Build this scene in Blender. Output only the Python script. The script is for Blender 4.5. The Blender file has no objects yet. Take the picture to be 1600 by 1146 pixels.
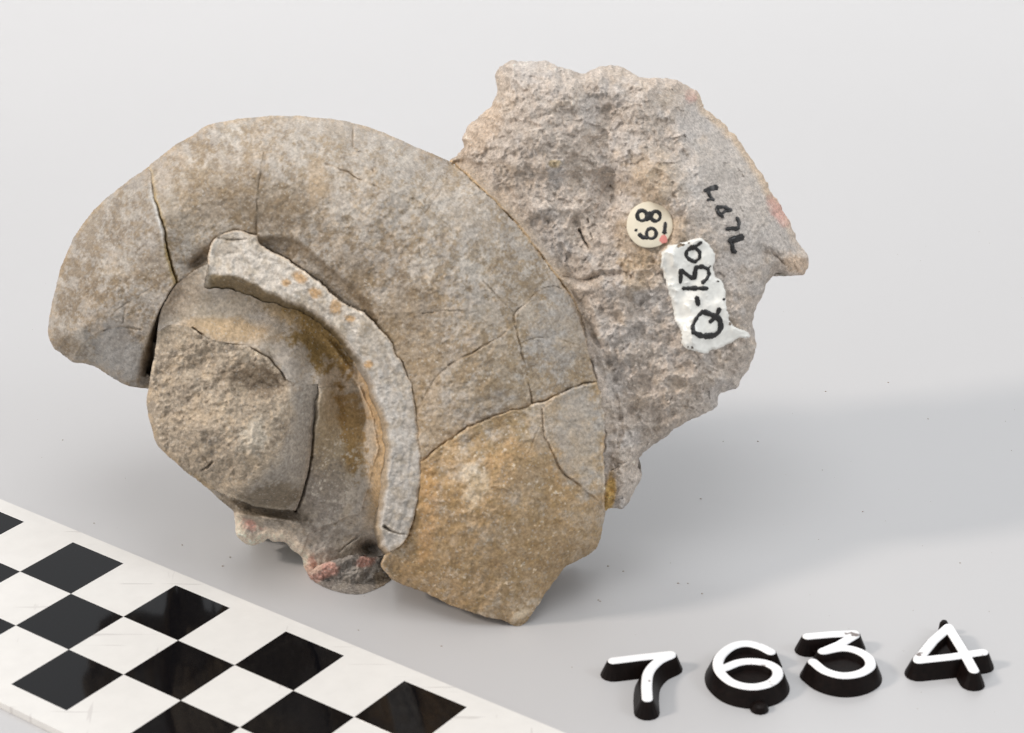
import bpy, math, random
import numpy as np
from mathutils import Vector, Matrix

# ------------------------------------------------------------------ camera, world, lamps, exposure
sc = bpy.context.scene
col = sc.collection
CM = 0.01
EL, DIST, FPX = 0.44502, 36.996, 3500.0          # camera elevation (rad), distance (cm), focal length (px of a 1600 wide frame)
CAM = np.array([0.0, -DIST*math.cos(EL), DIST*math.sin(EL)])
RIGHT = np.array([1.0, 0, 0]); UP = np.array([0, math.sin(EL), math.cos(EL)]); FWD = np.array([0, math.cos(EL), -math.sin(EL)])
cam_d = bpy.data.cameras.new('camera'); cam = bpy.data.objects.new('camera', cam_d); col.objects.link(cam)
cam.location = Vector(CAM*CM); cam.rotation_euler = (math.pi/2-EL, 0, 0)
cam_d.sensor_width = 36; cam_d.lens = FPX/1600*36; cam_d.clip_start = 0.01; cam_d.clip_end = 50
cam_d.dof.use_dof = True; cam_d.dof.focus_distance = 0.352; cam_d.dof.aperture_fstop = 64.0
sc.camera = cam
sc.cycles.use_denoising = True; sc.cycles.denoiser = 'OPENIMAGEDENOISE'; sc.cycles.denoising_input_passes = 'RGB_ALBEDO_NORMAL'; sc.cycles.denoising_prefilter = 'NONE'; sc.cycles.pixel_filter_type = 'BLACKMAN_HARRIS'; sc.cycles.filter_width = 1.15
w = bpy.data.worlds.new('World'); sc.world = w; w.use_nodes = True
w.node_tree.nodes['Background'].inputs[0].default_value = (0.97, 0.985, 1.0, 1)
w.node_tree.nodes['Background'].inputs[1].default_value = 0.67
def area_lamp(name, loc, target, size, power, color):
    d = bpy.data.lights.new(name, 'AREA'); d.shape = 'RECTANGLE'; d.size = size[0]; d.size_y = size[1]; d.energy = power; d.color = color
    o = bpy.data.objects.new(name, d); col.objects.link(o); o.location = loc
    o.rotation_euler = (Vector(target)-Vector(loc)).to_track_quat('-Z', 'Y').to_euler()
    return o
def polar(az, el, r):
    return (r*math.sin(math.radians(az))*math.cos(math.radians(el)), -r*math.cos(math.radians(az))*math.cos(math.radians(el)), r*math.sin(math.radians(el)))
area_lamp('softbox_left', polar(-74, 35, 2.0), (0, 0, 0.02), (0.22, 0.22), 19, (1.0, 0.89, 0.79))
area_lamp('softbox_right', polar(70, 36, 2.0), (0, 0, 0.02), (0.40, 0.40), 5.6, (0.89, 0.945, 1.0))
area_lamp('softbox_top', (0.0, 0.72, 0.80), (0, 0.12, 0.0), (0.36, 0.26), 1.2, (1.0, 0.99, 0.98))
area_lamp('softbox_overhead', (0.0, -0.28, 1.10), (0, 0.02, 0.0), (0.75, 0.6), 4.8, (1.0, 0.995, 0.99))
area_lamp('added_reflector_lamp', (0.0, 0.42, 0.48), (0, 0.80, 0.14), (1.3, 0.12), 1.9, (1.0, 1.0, 1.0))  # added lamp, unseen: lights the card behind so the far table looks brighter
sc.view_settings.view_transform = 'Standard'; sc.view_settings.look = 'None'; sc.view_settings.exposure = 0.0; sc.view_settings.gamma = 1.0

# ------------------------------------------------------------------ helpers
def ray(px, py):
    a = (np.asarray(px, float)-800)/FPX; b = -(np.asarray(py, float)-573)/FPX
    return FWD[None]*np.ones(a.shape+(1,)) + a[..., None]*RIGHT + b[..., None]*UP       # depth 1 along FWD
def on_table(px, py, z=0.0):                       # a point on a level sheet, found from the photo
    r = ray(np.atleast_1d(px), np.atleast_1d(py)); t = (z-CAM[2])/r[..., 2]
    return CAM + r*t[..., None]
BASE_DEPTH = None
def set_plane():
    global BASE_DEPTH
    p = on_table(805, 972)[0]; BASE_DEPTH = float((p-CAM)@FWD) + 0.35
set_plane()                                        # the slab leans back; its face plane touches the table at the lowest tip
def on_slab(px, py, h):                            # h = cm in front of the face plane
    r = ray(px, py); return CAM + r*(BASE_DEPTH-h)[..., None]

rs = np.random.RandomState(7)
TAB = rs.rand(16, 256, 256)
def vn(x, y, s=0):
    x = np.asarray(x, float)+1000; y = np.asarray(y, float)+1000
    xi = np.floor(x).astype(int); yi = np.floor(y).astype(int); fx = x-xi; fy = y-yi
    fx = fx*fx*fx*(fx*(fx*6-15)+10); fy = fy*fy*fy*(fy*(fy*6-15)+10)
    T = TAB[s % 16]; a = T[yi & 255, xi & 255]; b = T[yi & 255, (xi+1) & 255]; c = T[(yi+1) & 255, xi & 255]; d = T[(yi+1) & 255, (xi+1) & 255]
    return (a*(1-fx)+b*fx)*(1-fy)+(c*(1-fx)+d*fx)*fy
def fbm(x, y, scale, octs=4, s=0, gain=0.5):
    v = 0; a = 1; n = 0; x = np.asarray(x)/scale; y = np.asarray(y)/scale
    for o in range(octs):
        c, q = math.cos(1.1*o+s), math.sin(1.1*o+s)
        v = v+a*(vn(c*x-q*y+17.3*o, q*x+c*y+9.1*o, s+o)*2-1); n += a; a *= gain; x = x*2.03; y = y*2.03
    return v/n
def worley(x, y, scale, s=0):                      # returns F1, F2, and a random value of the nearest cell
    x = np.asarray(x)/scale+500; y = np.asarray(y)/scale+500; xi = np.floor(x).astype(int); yi = np.floor(y).astype(int)
    f1 = np.full(x.shape, 9.); f2 = f1.copy(); idv = np.zeros(x.shape); gx = np.zeros(x.shape); gy = np.zeros(x.shape)
    for i in (-1, 0, 1):
        for j in (-1, 0, 1):
            a = (yi+j) & 255; b = (xi+i) & 255
            px = xi+i+TAB[(s+1) % 16][a, b]; py = yi+j+TAB[(s+2) % 16][a, b]
            d = np.hypot(px-x, py-y); m = d < f1
            f2 = np.where(m, f1, np.minimum(f2, d)); f1 = np.where(m, d, f1); idv = np.where(m, TAB[(s+3) % 16][a, b], idv)
            gx = np.where(m, x-px, gx); gy = np.where(m, y-py, gy)
    return f1, f2, idv, gx, gy
def smooth(a, b, x):
    t = np.clip((x-a)/(b-a), 0, 1); return t*t*(3-2*t)
def mixc(c, d, f): return c*(1-f[..., None])+np.asarray(d)*f[..., None]

def curve(pts, amp=1.2, step=3.0, sm=True, sc_=9.0):
    p = np.array(pts, float)
    if len(p) > 2 and sm:
        q = np.vstack([2*p[0]-p[1], p, 2*p[-1]-p[-2]]); out = []
        for i in range(1, len(q)-2):
            n = max(2, int(np.hypot(*(q[i+1]-q[i]))/step))
            t = np.linspace(0, 1, n, endpoint=False)[:, None]
            out.append(.5*((2*q[i])+(-q[i-1]+q[i+1])*t+(2*q[i-1]-5*q[i]+4*q[i+1]-q[i+2])*t*t+(-q[i-1]+3*q[i]-3*q[i+1]+q[i+2])*t**3))
        out.append(p[-1:]); p = np.vstack(out)
    else:
        out = []
        for i in range(len(p)-1):
            n = max(1, int(np.hypot(*(p[i+1]-p[i]))/step)); t = np.linspace(0, 1, n, endpoint=False)[:, None]; out.append(p[i]*(1-t)+p[i+1]*t)
        out.append(p[-1:]); p = np.vstack(out)
    d = np.stack([fbm(p[:, 0], p[:, 1], sc_*2.2, 4, 3, .6), fbm(p[:, 0], p[:, 1], sc_*2.2, 4, 8, .6)], 1)*amp*2.2
    k = np.arange(len(p)); fade = np.minimum(1, np.minimum(k, len(p)-1-k)/3.0)[:, None]
    return p+d*fade
def join(*ls):
    o = [ls[0]]
    for l in ls[1:]: o.append(l[1:])
    p = np.vstack(o); return p[:-1] if np.hypot(*(p[0]-p[-1])) < 1e-6 else p
rev = lambda l: l[::-1]

# ------------------------------------------------------------------ traced lines of the fossil (photo pixels)
SA = curve([(230,262),(190,290),(150,325),(122,360),(105,395),(92,430),(80,480),(75,515),(82,540),(95,553),(112,566),(128,568),(150,574),(166,584),(190,598),(208,604),(232,608)], .9)
CA = curve([(230,262),(236,272),(239,300),(248,330),(256,362),(262,395),(268,420),(275,445)], 1.2)
GA1 = curve([(275,445),(262,465),(250,490),(246,518)], .8)
GA2 = curve([(246,518),(240,560),(232,608)], .8)
SB = curve([(230,262),(262,235),(300,212),(320,198),(350,190),(400,183),(450,181),(500,184),(530,188),(556,194),(600,207),(650,230),(702,252)], .8)
MB = curve([(702,252),(722,268),(745,290),(775,318),(805,348),(835,385),(860,420),(882,450),(902,484),(914,520),(922,556),(933,597)], 1.1)
MC = curve([(933,597),(940,630),(944,670),(945,710),(944,760),(946,800)], 2.4)
SC = curve([(946,800),(937,848),(925,863),(903,876),(884,885),(870,903),(855,925),(840,946),(826,968),(815,978),(804,979),(785,970),(750,962),(700,943),(660,925),(612,906)], 1.2)
BC = curve([(933,597),(905,603),(870,619),(830,634),(790,645),(740,664),(700,690),(657,722)], 1.6)
EB = curve([(400,368),(412,385),(440,402),(480,428),(515,458),(545,477),(572,492),(592,512),(612,537),(627,566),(641,600),(648,640),(652,680),(657,722)], 2.4)
EC = curve([(657,722),(657,750),(651,790),(641,828),(628,850),(600,868)], .9)
CJ = curve([(600,868),(596,885),(612,906)], .6)
BI1 = curve([(275,445),(300,425),(325,412)], 1.0)
BI2 = curve([(325,412),(328,385),(345,367),(372,361),(400,368)], 1.0)
EL1 = curve([(325,412),(321,432),(318,450)], .6)
EF = curve([(318,450),(345,452),(367,456),(403,468),(442,480),(471,486),(497,504),(520,524),(540,546),(562,583),(584,628),(594,660),(600,707),(596,742),(590,785),(584,825),(590,850),(600,868)], 2.2)
GF = curve([(246,518),(270,507),(300,513),(325,530),(365,538),(400,548),(430,570),(447,592),(470,600),(497,600)], 1.2)
GR = curve([(497,600),(496,620),(490,660),(486,700),(482,735),(472,770),(462,798)], 1.0)
GB = curve([(462,798),(430,795),(400,791),(375,783),(350,773),(322,762)], .8)
SG = curve([(322,762),(300,745),(285,733),(265,715),(245,695),(235,660),(229,628),(232,608)], 1.2)
SH = curve([(322,762),(335,775),(352,789),(365,800),(368,815),(369,834),(379,848),(396,853),(411,848),(419,843),(426,847),(445,848),(455,859),(469,868),(474,885),(480,895)], 1.0)
FH = curve([(480,895),(500,882),(525,874),(555,868),(580,872),(600,868)], 1.6)
SN = curve([(480,895),(487,907),(505,917),(530,926),(560,929),(588,921),(612,906)], 1.1)
SM = curve([(702,252),(722,232),(724,210),(745,185),(768,168),(777,140),(775,120),(783,103),(800,97),(850,97),(880,106),(905,116),(930,108),(955,101),(980,106),(1000,121),(1040,122),(1065,131),(1090,145),(1100,170),(1125,186),(1150,215),(1180,255),(1200,290),(1215,315),(1235,348),(1250,380),(1262,408),(1255,430),(1235,431),(1213,427),(1200,445),(1178,488),(1180,540),(1170,575),(1150,605),(1122,620),(1117,640),(1070,660),(1030,690),(1000,712),(1001,745),(990,770),(978,793),(955,794),(946,800)], 2.2, sc_=8)

POLY = {
 'left_whorl': join(SA, rev(GA2), rev(GA1), rev(CA)),
 'upper_whorl': join(SB, MB, BC, rev(EB), rev(BI2), rev(BI1), rev(CA)),
 'lower_whorl': join(MC, SC, rev(CJ), rev(EC), rev(BC)),
 'keel': join(BI2, EB, EC, rev(EF), rev(EL1)),
 'floor': join(GF, GR, GB, SH, FH, rev(EF), rev(EL1), rev(BI1), GA1),
 'core': join(GA2, rev(SG), rev(GB), rev(GR), rev(GF)),
 'nodule': join(SN, rev(CJ), rev(FH)),
 'matrix': join(SM, rev(MC), rev(MB)),
}
SIL = [SA, SG, SH, SN, SC, SM, SB]

# ------------------------------------------------------------------ fields on a fine grid
ST = 1.25; X0, Y0, X1, Y1 = 55, 80, 1282, 996
gx = np.arange(X0, X1, ST); gy = np.arange(Y0, Y1, ST); NX, NY = len(gx), len(gy)
GX, GY = np.meshgrid(gx, gy)
def dist_field(lines, R, closed=False, want_near=False):
    D = np.full((NY, NX), float(R)); Nx = GX.copy(); Ny = GY.copy()
    for L in lines:
        P = L; Q = np.roll(L, -1, 0) if closed else L[1:]
        for a, b in zip(P, Q):
            x0 = max(0, int((min(a[0], b[0])-R-X0)/ST)); x1 = min(NX, int((max(a[0], b[0])+R-X0)/ST)+2)
            y0 = max(0, int((min(a[1], b[1])-R-Y0)/ST)); y1 = min(NY, int((max(a[1], b[1])+R-Y0)/ST)+2)
            if x0 >= x1 or y0 >= y1: continue
            xs = GX[y0:y1, x0:x1]; ys = GY[y0:y1, x0:x1]; d = b-a; l2 = d@d+1e-9
            t = np.clip(((xs-a[0])*d[0]+(ys-a[1])*d[1])/l2, 0, 1); qx = a[0]+t*d[0]; qy = a[1]+t*d[1]
            dd = np.hypot(xs-qx, ys-qy); s = D[y0:y1, x0:x1]; m = dd < s; s[m] = dd[m]
            if want_near: Nx[y0:y1, x0:x1][m] = qx[m]; Ny[y0:y1, x0:x1][m] = qy[m]
    return (D, Nx, Ny) if want_near else D
def inside(P):
    M = np.zeros((NY, NX), bool)
    for a, b in zip(P, np.roll(P, -1, 0)):
        if a[1] == b[1]: continue
        if a[1] > b[1]: a, b = b, a
        r0 = int(np.ceil((a[1]-Y0)/ST)); r1 = int(np.ceil((b[1]-Y0)/ST))
        for r in range(max(0, r0), min(NY, r1)):
            x = a[0]+(gy[r]-a[1])*(b[0]-a[0])/(b[1]-a[1]); c = int(np.ceil((x-X0)/ST)); M[r, max(0, c):] ^= True
    return M
def tps(ctrl, x, y, lam=2e-3):
    c = np.array(ctrl, float); P = c[:, :2]/200; n = len(P)
    U = lambda r2: np.where(r2 > 0, .5*r2*np.log(r2+1e-12), 0)
    K = U(((P[:, None]-P[None])**2).sum(-1))+lam*np.eye(n); A = np.zeros((n+3, n+3)); A[:n, :n] = K; A[:n, n] = 1; A[:n, n+1:] = P; A[n:, :n] = A[:n, n:].T
    wv = np.linalg.solve(A, np.append(c[:, 2], [0, 0, 0])); out = wv[n]+wv[n+1]*x/200+wv[n+2]*y/200
    for i in range(n): out = out+wv[i]*U((x/200-P[i, 0])**2+(y/200-P[i, 1])**2)
    return out
CT = {
 'left_whorl': [(150,325,.25),(170,440,.75),(225,300,.8),(245,390,.95),(120,500,.5),(180,590,.35),(212,540,.6),(110,400,.4),(90,520,.35)],
 'upper_whorl': [(250,350,.95),(300,250,.75),(300,400,.70),(400,205,.62),(400,255,1.08),(480,290,1.2),(380,350,.85),(480,380,1.0),(560,210,.65),(560,450,1.0),(600,300,1.28),(600,420,1.15),(625,520,1.05),(700,270,.5),(690,390,1.38),(780,330,.55),(860,430,.5),(710,500,1.38),(800,480,1.08),(905,520,.5),(665,650,1.12),(730,600,1.32),(925,590,.5),(850,560,.9)],
 'lower_whorl': [(668,740,1.15),(740,740,1.42),(780,690,1.30),(850,650,1.05),(930,620,.55),(940,750,.45),(900,800,.7),(820,800,1.2),(730,820,1.28),(645,870,.65),(720,920,.75),(800,960,.62),(870,880,.62),(662,800,1.05)],
 'keel': [(335,400,.85),(400,410,.98),(470,445,1.06),(560,515,1.06),(610,600,1.10),(635,700,1.12),(630,800,1.02),(612,850,.8),(350,440,.92)],
 'floor': [(265,475,.66),(280,450,.72),(300,432,.82),(318,425,.86),(316,448,.80),(330,480,.6),(400,505,.5),(455,515,.4),(300,505,.75),(420,560,.55),(350,530,.72),(410,545,.66),(440,568,.6),(478,590,.4),(582,640,.35),(515,560,.15),(500,590,.42),(505,625,.36),(503,670,.2),(540,620,-.2),(565,650,-.1),(590,700,.55),(588,760,.45),(520,700,-.1),(500,780,-.25),(560,760,-.1),(480,830,-.45),(400,815,-.55),(380,835,-.6),(465,870,-.8),(530,860,-.65),(585,840,-.45),(340,778,-.3),(470,590,.5)],
 'core': [(248,540,.60),(238,620,.42),(300,522,.78),(350,560,.82),(420,585,.75),(330,640,.92),(400,700,.98),(300,700,.72),(250,680,.36),(435,640,.82),(490,620,.42),(486,700,.25),(466,785,-.05),(445,740,.62),(385,760,.68),(400,788,.15),(330,755,.30)],
 'nodule': [(555,900,-.40),(500,897,-.5),(600,900,-.6),(550,925,-.72),(570,876,-.5)],
 'matrix': [(790,110,0),(760,200,.1),(720,240,.05),(850,200,.72),(800,160,.42),(940,200,.45),(950,120,.12),(1000,150,.42),(1050,230,.5),(950,300,.38),(1030,290,.88),(860,300,.6),(870,370,.38),(905,420,.38),(955,455,.65),(958,590,.22),(935,540,.4),(1000,520,.62),(1080,450,.7),(1150,350,.5),(1200,330,-.1),(1240,410,-.1),(1090,150,-.55),(1180,270,-.4),(1150,500,.5),(1170,570,.2),(1050,600,.45),(1110,625,.2),(975,640,.15),(990,740,.1),(960,785,.15),(1030,690,.2),(950,720,.32),(1000,230,.6),(1110,230,.0)],
}
Dsil, SNx, SNy = dist_field(SIL, 110, want_near=True)
MASK = {k: inside(p) for k, p in POLY.items()}
near = {}
for k, p in POLY.items(): near[k] = dist_field([p], 9, closed=True, want_near=True)

# cracks: (points, width px, depth cm, wobble)
CR = [
 ([(553,196),(552,232),(568,240),(583,268)],1.5,.05,1.2), ([(508,256),(545,272),(588,292)],1.5,.05,1.2), ([(588,292),(620,305),(660,322),(700,352)],1.0,.015,1.5),
 ([(412,240),(406,270),(401,320),(400,366)],1.4,.04,1.0), ([(618,304),(650,313),(662,322)],1.1,.03,1.0), ([(655,338),(668,328),(690,295)],1.1,.025,1),
 ([(850,450),(826,470),(804,490),(808,520),(820,570),(832,632)],1.5,.05,1.4), ([(850,450),(868,448),(884,456)],1.2,.04,1), ([(804,490),(775,462),(755,440)],1.2,.02,1),
 ([(792,518),(765,535),(738,550),(700,572)],1.6,.05,1.3), ([(700,572),(676,598),(652,640)],1.2,.02,1.3), ([(744,488),(700,486),(660,490)],1.0,.03,1.2),
 ([(815,536),(850,528),(905,540)],1.2,.02,1.5), ([(655,340),(660,420),(705,470)],1.0,.012,1.5),
 ([(847,640),(851,680),(870,722),(886,745)],1.5,.05,1.4), ([(888,746),(910,762),(934,782)],1.6,.06,1.2), ([(768,762),(790,762),(802,768)],1.2,.035,1), ([(820,800),(815,740),(828,700),(847,660)],1.2,.015,1.5),
 ([(112,560),(140,530),(165,515),(190,510),(220,515)],1.4,.03,1.2), ([(196,482),(192,505)],1.2,.02,.6), ([(180,488),(215,462),(245,445)],1.2,.015,1),
 ([(300,512),(322,528),(330,540)],2.0,.07,1), ([(350,538),(385,541),(412,556),(432,574),(446,594)],1.9,.08,1),
 ([(497,606),(530,604),(560,605)],1.6,.035,1.2), ([(462,800),(480,812),(484,830)],1.5,.04,1), ([(375,800),(420,812),(455,820)],1.5,.03,1.3), ([(592,742),(602,738),(606,720)],1.5,.05,.6), ([(560,838),(545,850),(530,862)],1.5,.04,1),
 ([(600,822),(615,832),(640,836)],2.2,.12,1), ([(340,372),(360,375),(385,374)],1.6,.04,1),
 ([(905,360),(915,378),(924,392)],2.2,.10,1), ([(918,342),(922,362),(926,374)],1.8,.07,1), ([(880,432),(915,437),(945,428)],2.0,.06,1.5), ([(975,425),(990,435),(1008,445)],1.8,.05,1.2),
 ([(1203,388),(1212,402),(1225,412)],1.8,.05,1), ([(958,580),(964,620),(970,665),(966,700)],5,.10,1.6), ([(925,520),(945,550),(958,580)],4,.07,1.6),
 ([(954,290),(958,320),(952,345)],3,.07,1.5), ([(315,735),(325,728),(332,722)],2.2,.08,1), ([(955,735),(985,720),(998,728)],1.5,.03,1.5),
]
CRD = np.zeros((NY, NX)); CRM = np.zeros((NY, NX)); CRW = np.zeros((NY, NX))
for pts, wd, dp, wb in CR:
    L = curve(pts, wb, 2.5); R = wd*4+3; D = dist_field([L], R)
    wv = wd*(.75+.6*fbm(GX, GY, 14, 2, 5)); g = np.exp(-(D/np.maximum(.5, wv))**2)*(D < R-.01)*smooth(-.45, .25, fbm(GX+pts[0][0], GY, 16, 3, 9)+.35)
    CRD = np.maximum(CRD, 1.35*dp*g*(.72+.9*fbm(GX, GY, 25, 2, 2))); CRM = np.maximum(CRM, g); CRW = np.maximum(CRW, np.exp(-((D-2.6)/2.0)**2)*(D < R-.01)*smooth(-.2, .3, fbm(GX, GY+pts[0][1], 18, 3, 9)+.2))

RL = [ # broken rock: (points, width px, height cm)
 ([(888,446),(920,452),(960,446),(1000,448)],9,.10),([(882,432),(915,437),(945,428),(985,432)],6,-.12),([(905,500),(930,545),(950,600),(957,660)],9,.09),([(935,480),(975,560),(985,640)],26,.10),
 ([(955,255),(950,300),(952,345),(965,380)],12,-.14),([(1000,330),(1030,345),(1060,335)],9,-.10),([(995,275),(1030,262),(1062,285)],12,.10),([(1000,130),(1050,190),(1095,250),(1120,330)],16,.10),
 ([(900,350),(912,372),(930,394)],10,-.12),([(870,380),(885,350),(910,325),(930,300)],14,.08),([(800,125),(850,135),(890,150)],12,.08),([(770,175),(800,190),(850,185)],9,-.06),([(735,215),(765,235),(800,262),(830,300)],14,.05),
 ([(920,150),(940,200),(930,250)],16,-.07),([(960,140),(985,190),(1000,240)],14,.08),([(990,470),(1030,520),(1050,570)],18,-.07),([(1080,560),(1120,570),(1160,560)],8,-.06),([(1060,585),(1100,600),(1140,592)],7,.06),
 ([(1000,600),(1030,640),(1020,680)],14,-.05),([(1190,385),(1205,400),(1222,415)],7,-.12),([(1205,300),(1225,350),(1245,390)],9,-.05),([(1040,135),(1080,160),(1110,200)],10,-.06),([(830,230),(870,250),(900,290)],14,-.05),([(840,330),(860,300),(850,270)],12,.05),
 ([(1075,395),(1040,410),(1010,430)],9,-.05),([(1150,450),(1165,490),(1160,530)],12,.05)]
REL = np.zeros((NY, NX))
for pts, wd, hh in RL:
    L = curve(pts, 3.0, 4); D = dist_field([L], wd*2.6); ww = wd*(1+.35*fbm(GX, GY, 22, 3, 6)); REL += hh*np.exp(-(D/ww)**2)*(D < wd*2.55)
PLT = np.zeros((NY, NX))
for pts, dh in (([(850,450),(826,470),(804,490),(808,520),(820,570),(832,632),(933,597),(914,520),(882,452)], .035), ([(847,640),(851,680),(870,722),(888,746),(934,782),(944,700),(933,597),(870,619)], .04),
                ([(792,518),(738,550),(700,572),(652,640),(657,722),(740,664),(830,634),(820,570),(806,505)], .028), ([(112,560),(140,530),(165,515),(190,510),(220,515),(235,600),(205,604),(150,574)], -.03), ([(553,196),(552,232),(568,240),(583,268),(662,322),(760,300),(702,252),(600,207)], .02),
                ([(497,604),(530,603),(562,604),(580,640),(592,700),(566,800),(482,834),(462,798),(485,735),(496,650)], .05), ([(370,792),(420,806),(470,818),(482,834),(470,868),(424,846),(395,850),(369,834)], .04),
                ([(768,700),(802,690),(815,740),(802,768),(768,762)], .03), ([(400,366),(401,320),(406,270),(412,240),(250,262),(262,395),(275,445),(325,412),(345,367)], .02)):
    Pp = join(curve(list(pts)+[pts[0]], 1.3, sm=False)); Mi = inside(Pp).astype(float); PLT += dh*(Mi*.5+.5*(np.roll(Mi, 1, 0)+np.roll(Mi, -1, 0)+np.roll(Mi, 1, 1)+np.roll(Mi, -1, 1))/4)
def heights(k, m):
    x, y = GX[m], GY[m]; h = tps(CT[k], x, y); ds = Dsil[m]; own = near[k][0][m]
    rough = fbm(x, y, 60, 4, 1)
    if k in ('left_whorl', 'upper_whorl', 'lower_whorl'):
        R = 92. if k != 'lower_whorl' else 46.; A = 1.15 if k != 'lower_whorl' else .5*(1-.75*smooth(880, 955, y))
        if k == 'upper_whorl': A = 1.05
        h -= A*(1-np.sqrt(np.clip(1-(1-np.minimum(ds, R)/R)**2, 0, 1)))
        h += .035*rough+.012*fbm(x, y, 14, 3, 4)+.006*fbm(x, y, 5, 2, 6)
        # shell flakes: low plates with tiny steps
        f1, f2, idv, a, b = worley(x+8*fbm(x, y, 30, 2, 9), y+8*fbm(x, y, 30, 2, 10), 46, 4)
        h += .014*(idv-.5)*smooth(.0, .16, f2-f1)
        h -= .014*np.clip(fbm(x, y, 9, 2, 11)-.15, 0, 1)
        h += .012*np.abs(fbm(x, y, 22, 3, 13))
        h -= (.022+.05*smooth(-.1, .5, fbm(x, y, 24, 3, 9)))*np.exp(-(own/1.8)**2)*(ds > 6)
        h += .016*(1-np.abs(fbm(x, y, 34, 4, 15, .6))*3)*smooth(500, 640, x)+.010*fbm(x, y, 7, 2, 1)
    if k in ('left_whorl', 'upper_whorl'): h -= (.05+.06*smooth(300, 430, y))*np.exp(-(DCA[m]/(.9+2.0*np.abs(fbm(x, y, 16, 3, 7))+1.5*smooth(300, 440, y)))**2)
    if k == 'upper_whorl':
        # ledge beside the keel: the outer shell layer ends in a low scarp
        L = curve([(400,366),(445,367),(478,380),(512,410),(545,438),(574,462),(592,495)], 1.5); s = LEDGE[m]
        h -= .13*smooth(0, 7+5*(fbm(x, y, 20, 2, 1)+1), s)*smooth(395, 415, x)*smooth(600, 575, x)*INL[m]
        h -= .30*np.exp(-(((x-311)/17)**2+((y-408-(311-x)*.6)/11)**2))
        h += .02*smooth(-1, 1, fbm(x, y, 70, 2, 3)*2)
    if k == 'left_whorl':
        d = DGA[m]; wv = 3+19*smooth(470, 560, y)
        h -= 1.0*(1-smooth(0, 1, d/wv))**1.3
        h += .05*smooth(515, 530, y-(x-150)*-.02)*0
    if k == 'lower_whorl':
        h += .05*np.exp(-(DBC[m]/9)**2)+.015*fbm(x, y, 18, 3, 7)
        f1, f2, idv, a, b = worley(x+14*fbm(x, y, 40, 3, 5), y+14*fbm(x, y, 40, 3, 6), 85, 9); h += .03*(idv-.5)*smooth(0, .10, f2-f1)
    if k == 'keel':
        d = DEF[m]; wv = 12+12*smooth(470, 380, x); low = tps(CT['floor'], x, y)
        f = smooth(0, 1, np.clip(d/wv, 0, 1)**.9)*.55+.45*np.clip(d/wv, 0, 1)**.7; 
        h = low*(1-f)+h*f
        h -= .07*np.exp(-((d-(wv+14))/9.)**2)*smooth(430, 520, x)*0
        h += -.035+.034*fbm(x, y, 18, 4, 2, .6)+.005*fbm(x, y, 5, 2, 5)-.022*np.exp(-(own/1.8)**2)
        h += .010*np.sin(DEB[m]/3.0+5*fbm(x, y, 30, 3, 3))*smooth(10, 25, d)+.03*fbm(x, y, 30, 3, 14)
    if k == 'floor':
        h -= .18*(1-np.sqrt(np.clip(1-(1-np.minimum(ds, 14)/14.)**2, 0, 1)))
        rr = smooth(790, 840, y)+smooth(330, 270, x)*.6
        h += (.02+.06*rr)*fbm(x, y, 26, 4, 6)+(.005+.02*rr)*fbm(x, y, 7, 3, 9)
        h += .07*np.exp(-((DEF[m]-12)/5.)**2)*smooth(520, 545, y)*smooth(760, 700, y)
        h -= .55*np.exp(-(((x-580)/14)**2+((y-856)/11)**2))
        h -= .16*np.exp(-(DGR[m]/(2.4+1.8*np.abs(fbm(x, y, 14, 2, 5))))**2)*smooth(600, 640, y)+.12*np.exp(-(DGB[m]/7.)**2)*smooth(322, 350, x)
        h += .16*np.exp(-(((x-430-(y-812)*1.8)/60)**2+((y-812-(x-430)*.12)/6)**2))
    if k == 'core':
        h -= .22*(1-np.sqrt(np.clip(1-(1-np.minimum(ds, 12)/12.)**2, 0, 1)))
        e = np.hypot((x-335)/118, (y-640)/128); rr = 1-smooth(.85, 1.1, e)
        h += (.02+.07*rr)*fbm(x, y, 34, 5, 8, .6)+.028*rr*fbm(x, y, 8, 3, 4)
        qx, qy = x+7*fbm(x, y, 18, 3, 1), y+7*fbm(x, y, 18, 3, 2); h += rr*(.05*(.5-worley(qx, qy, 24, 6)[0]**2)+.03*(.5-worley(qx, qy, 11, 9)[0]**2)+.016*(.5-worley(x, y, 6, 2)[0]**2))
        f1, f2, ii, a, b = worley(x, y, 9, 3); h += rr*.013*(a*(ii-.5)*2.4+b*(((ii*7) % 1)-.5)*2.4+.6*(ii-.5))
        h += rr*.09*np.minimum.reduce([fbm(x, y, 36, 4, q+3, .6) for q in range(4)])
        h -= .26*np.exp(-(((x-405)/38)**2+((y-600)/22)**2))+.08*np.exp(-(((x-310)/30)**2+((y-572)/16)**2))-.05*np.exp(-(((x-395)/22)**2+((y-680)/26)**2))
        h -= .10*np.exp(-(DGR[m]/(2.0+2.5*np.abs(fbm(x, y, 14, 2, 5))))**2)*smooth(600, 640, y)+.05*smooth(760, 800, y)
    if k == 'nodule':
        h -= .25*(1-np.sqrt(np.clip(1-(1-np.minimum(ds, 16)/16.)**2, 0, 1)))
        h += .14*fbm(x, y, 26, 4, 5, .6)+.04*fbm(x, y, 7, 2, 7)-.08*np.exp(-(own/3.)**2)
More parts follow.
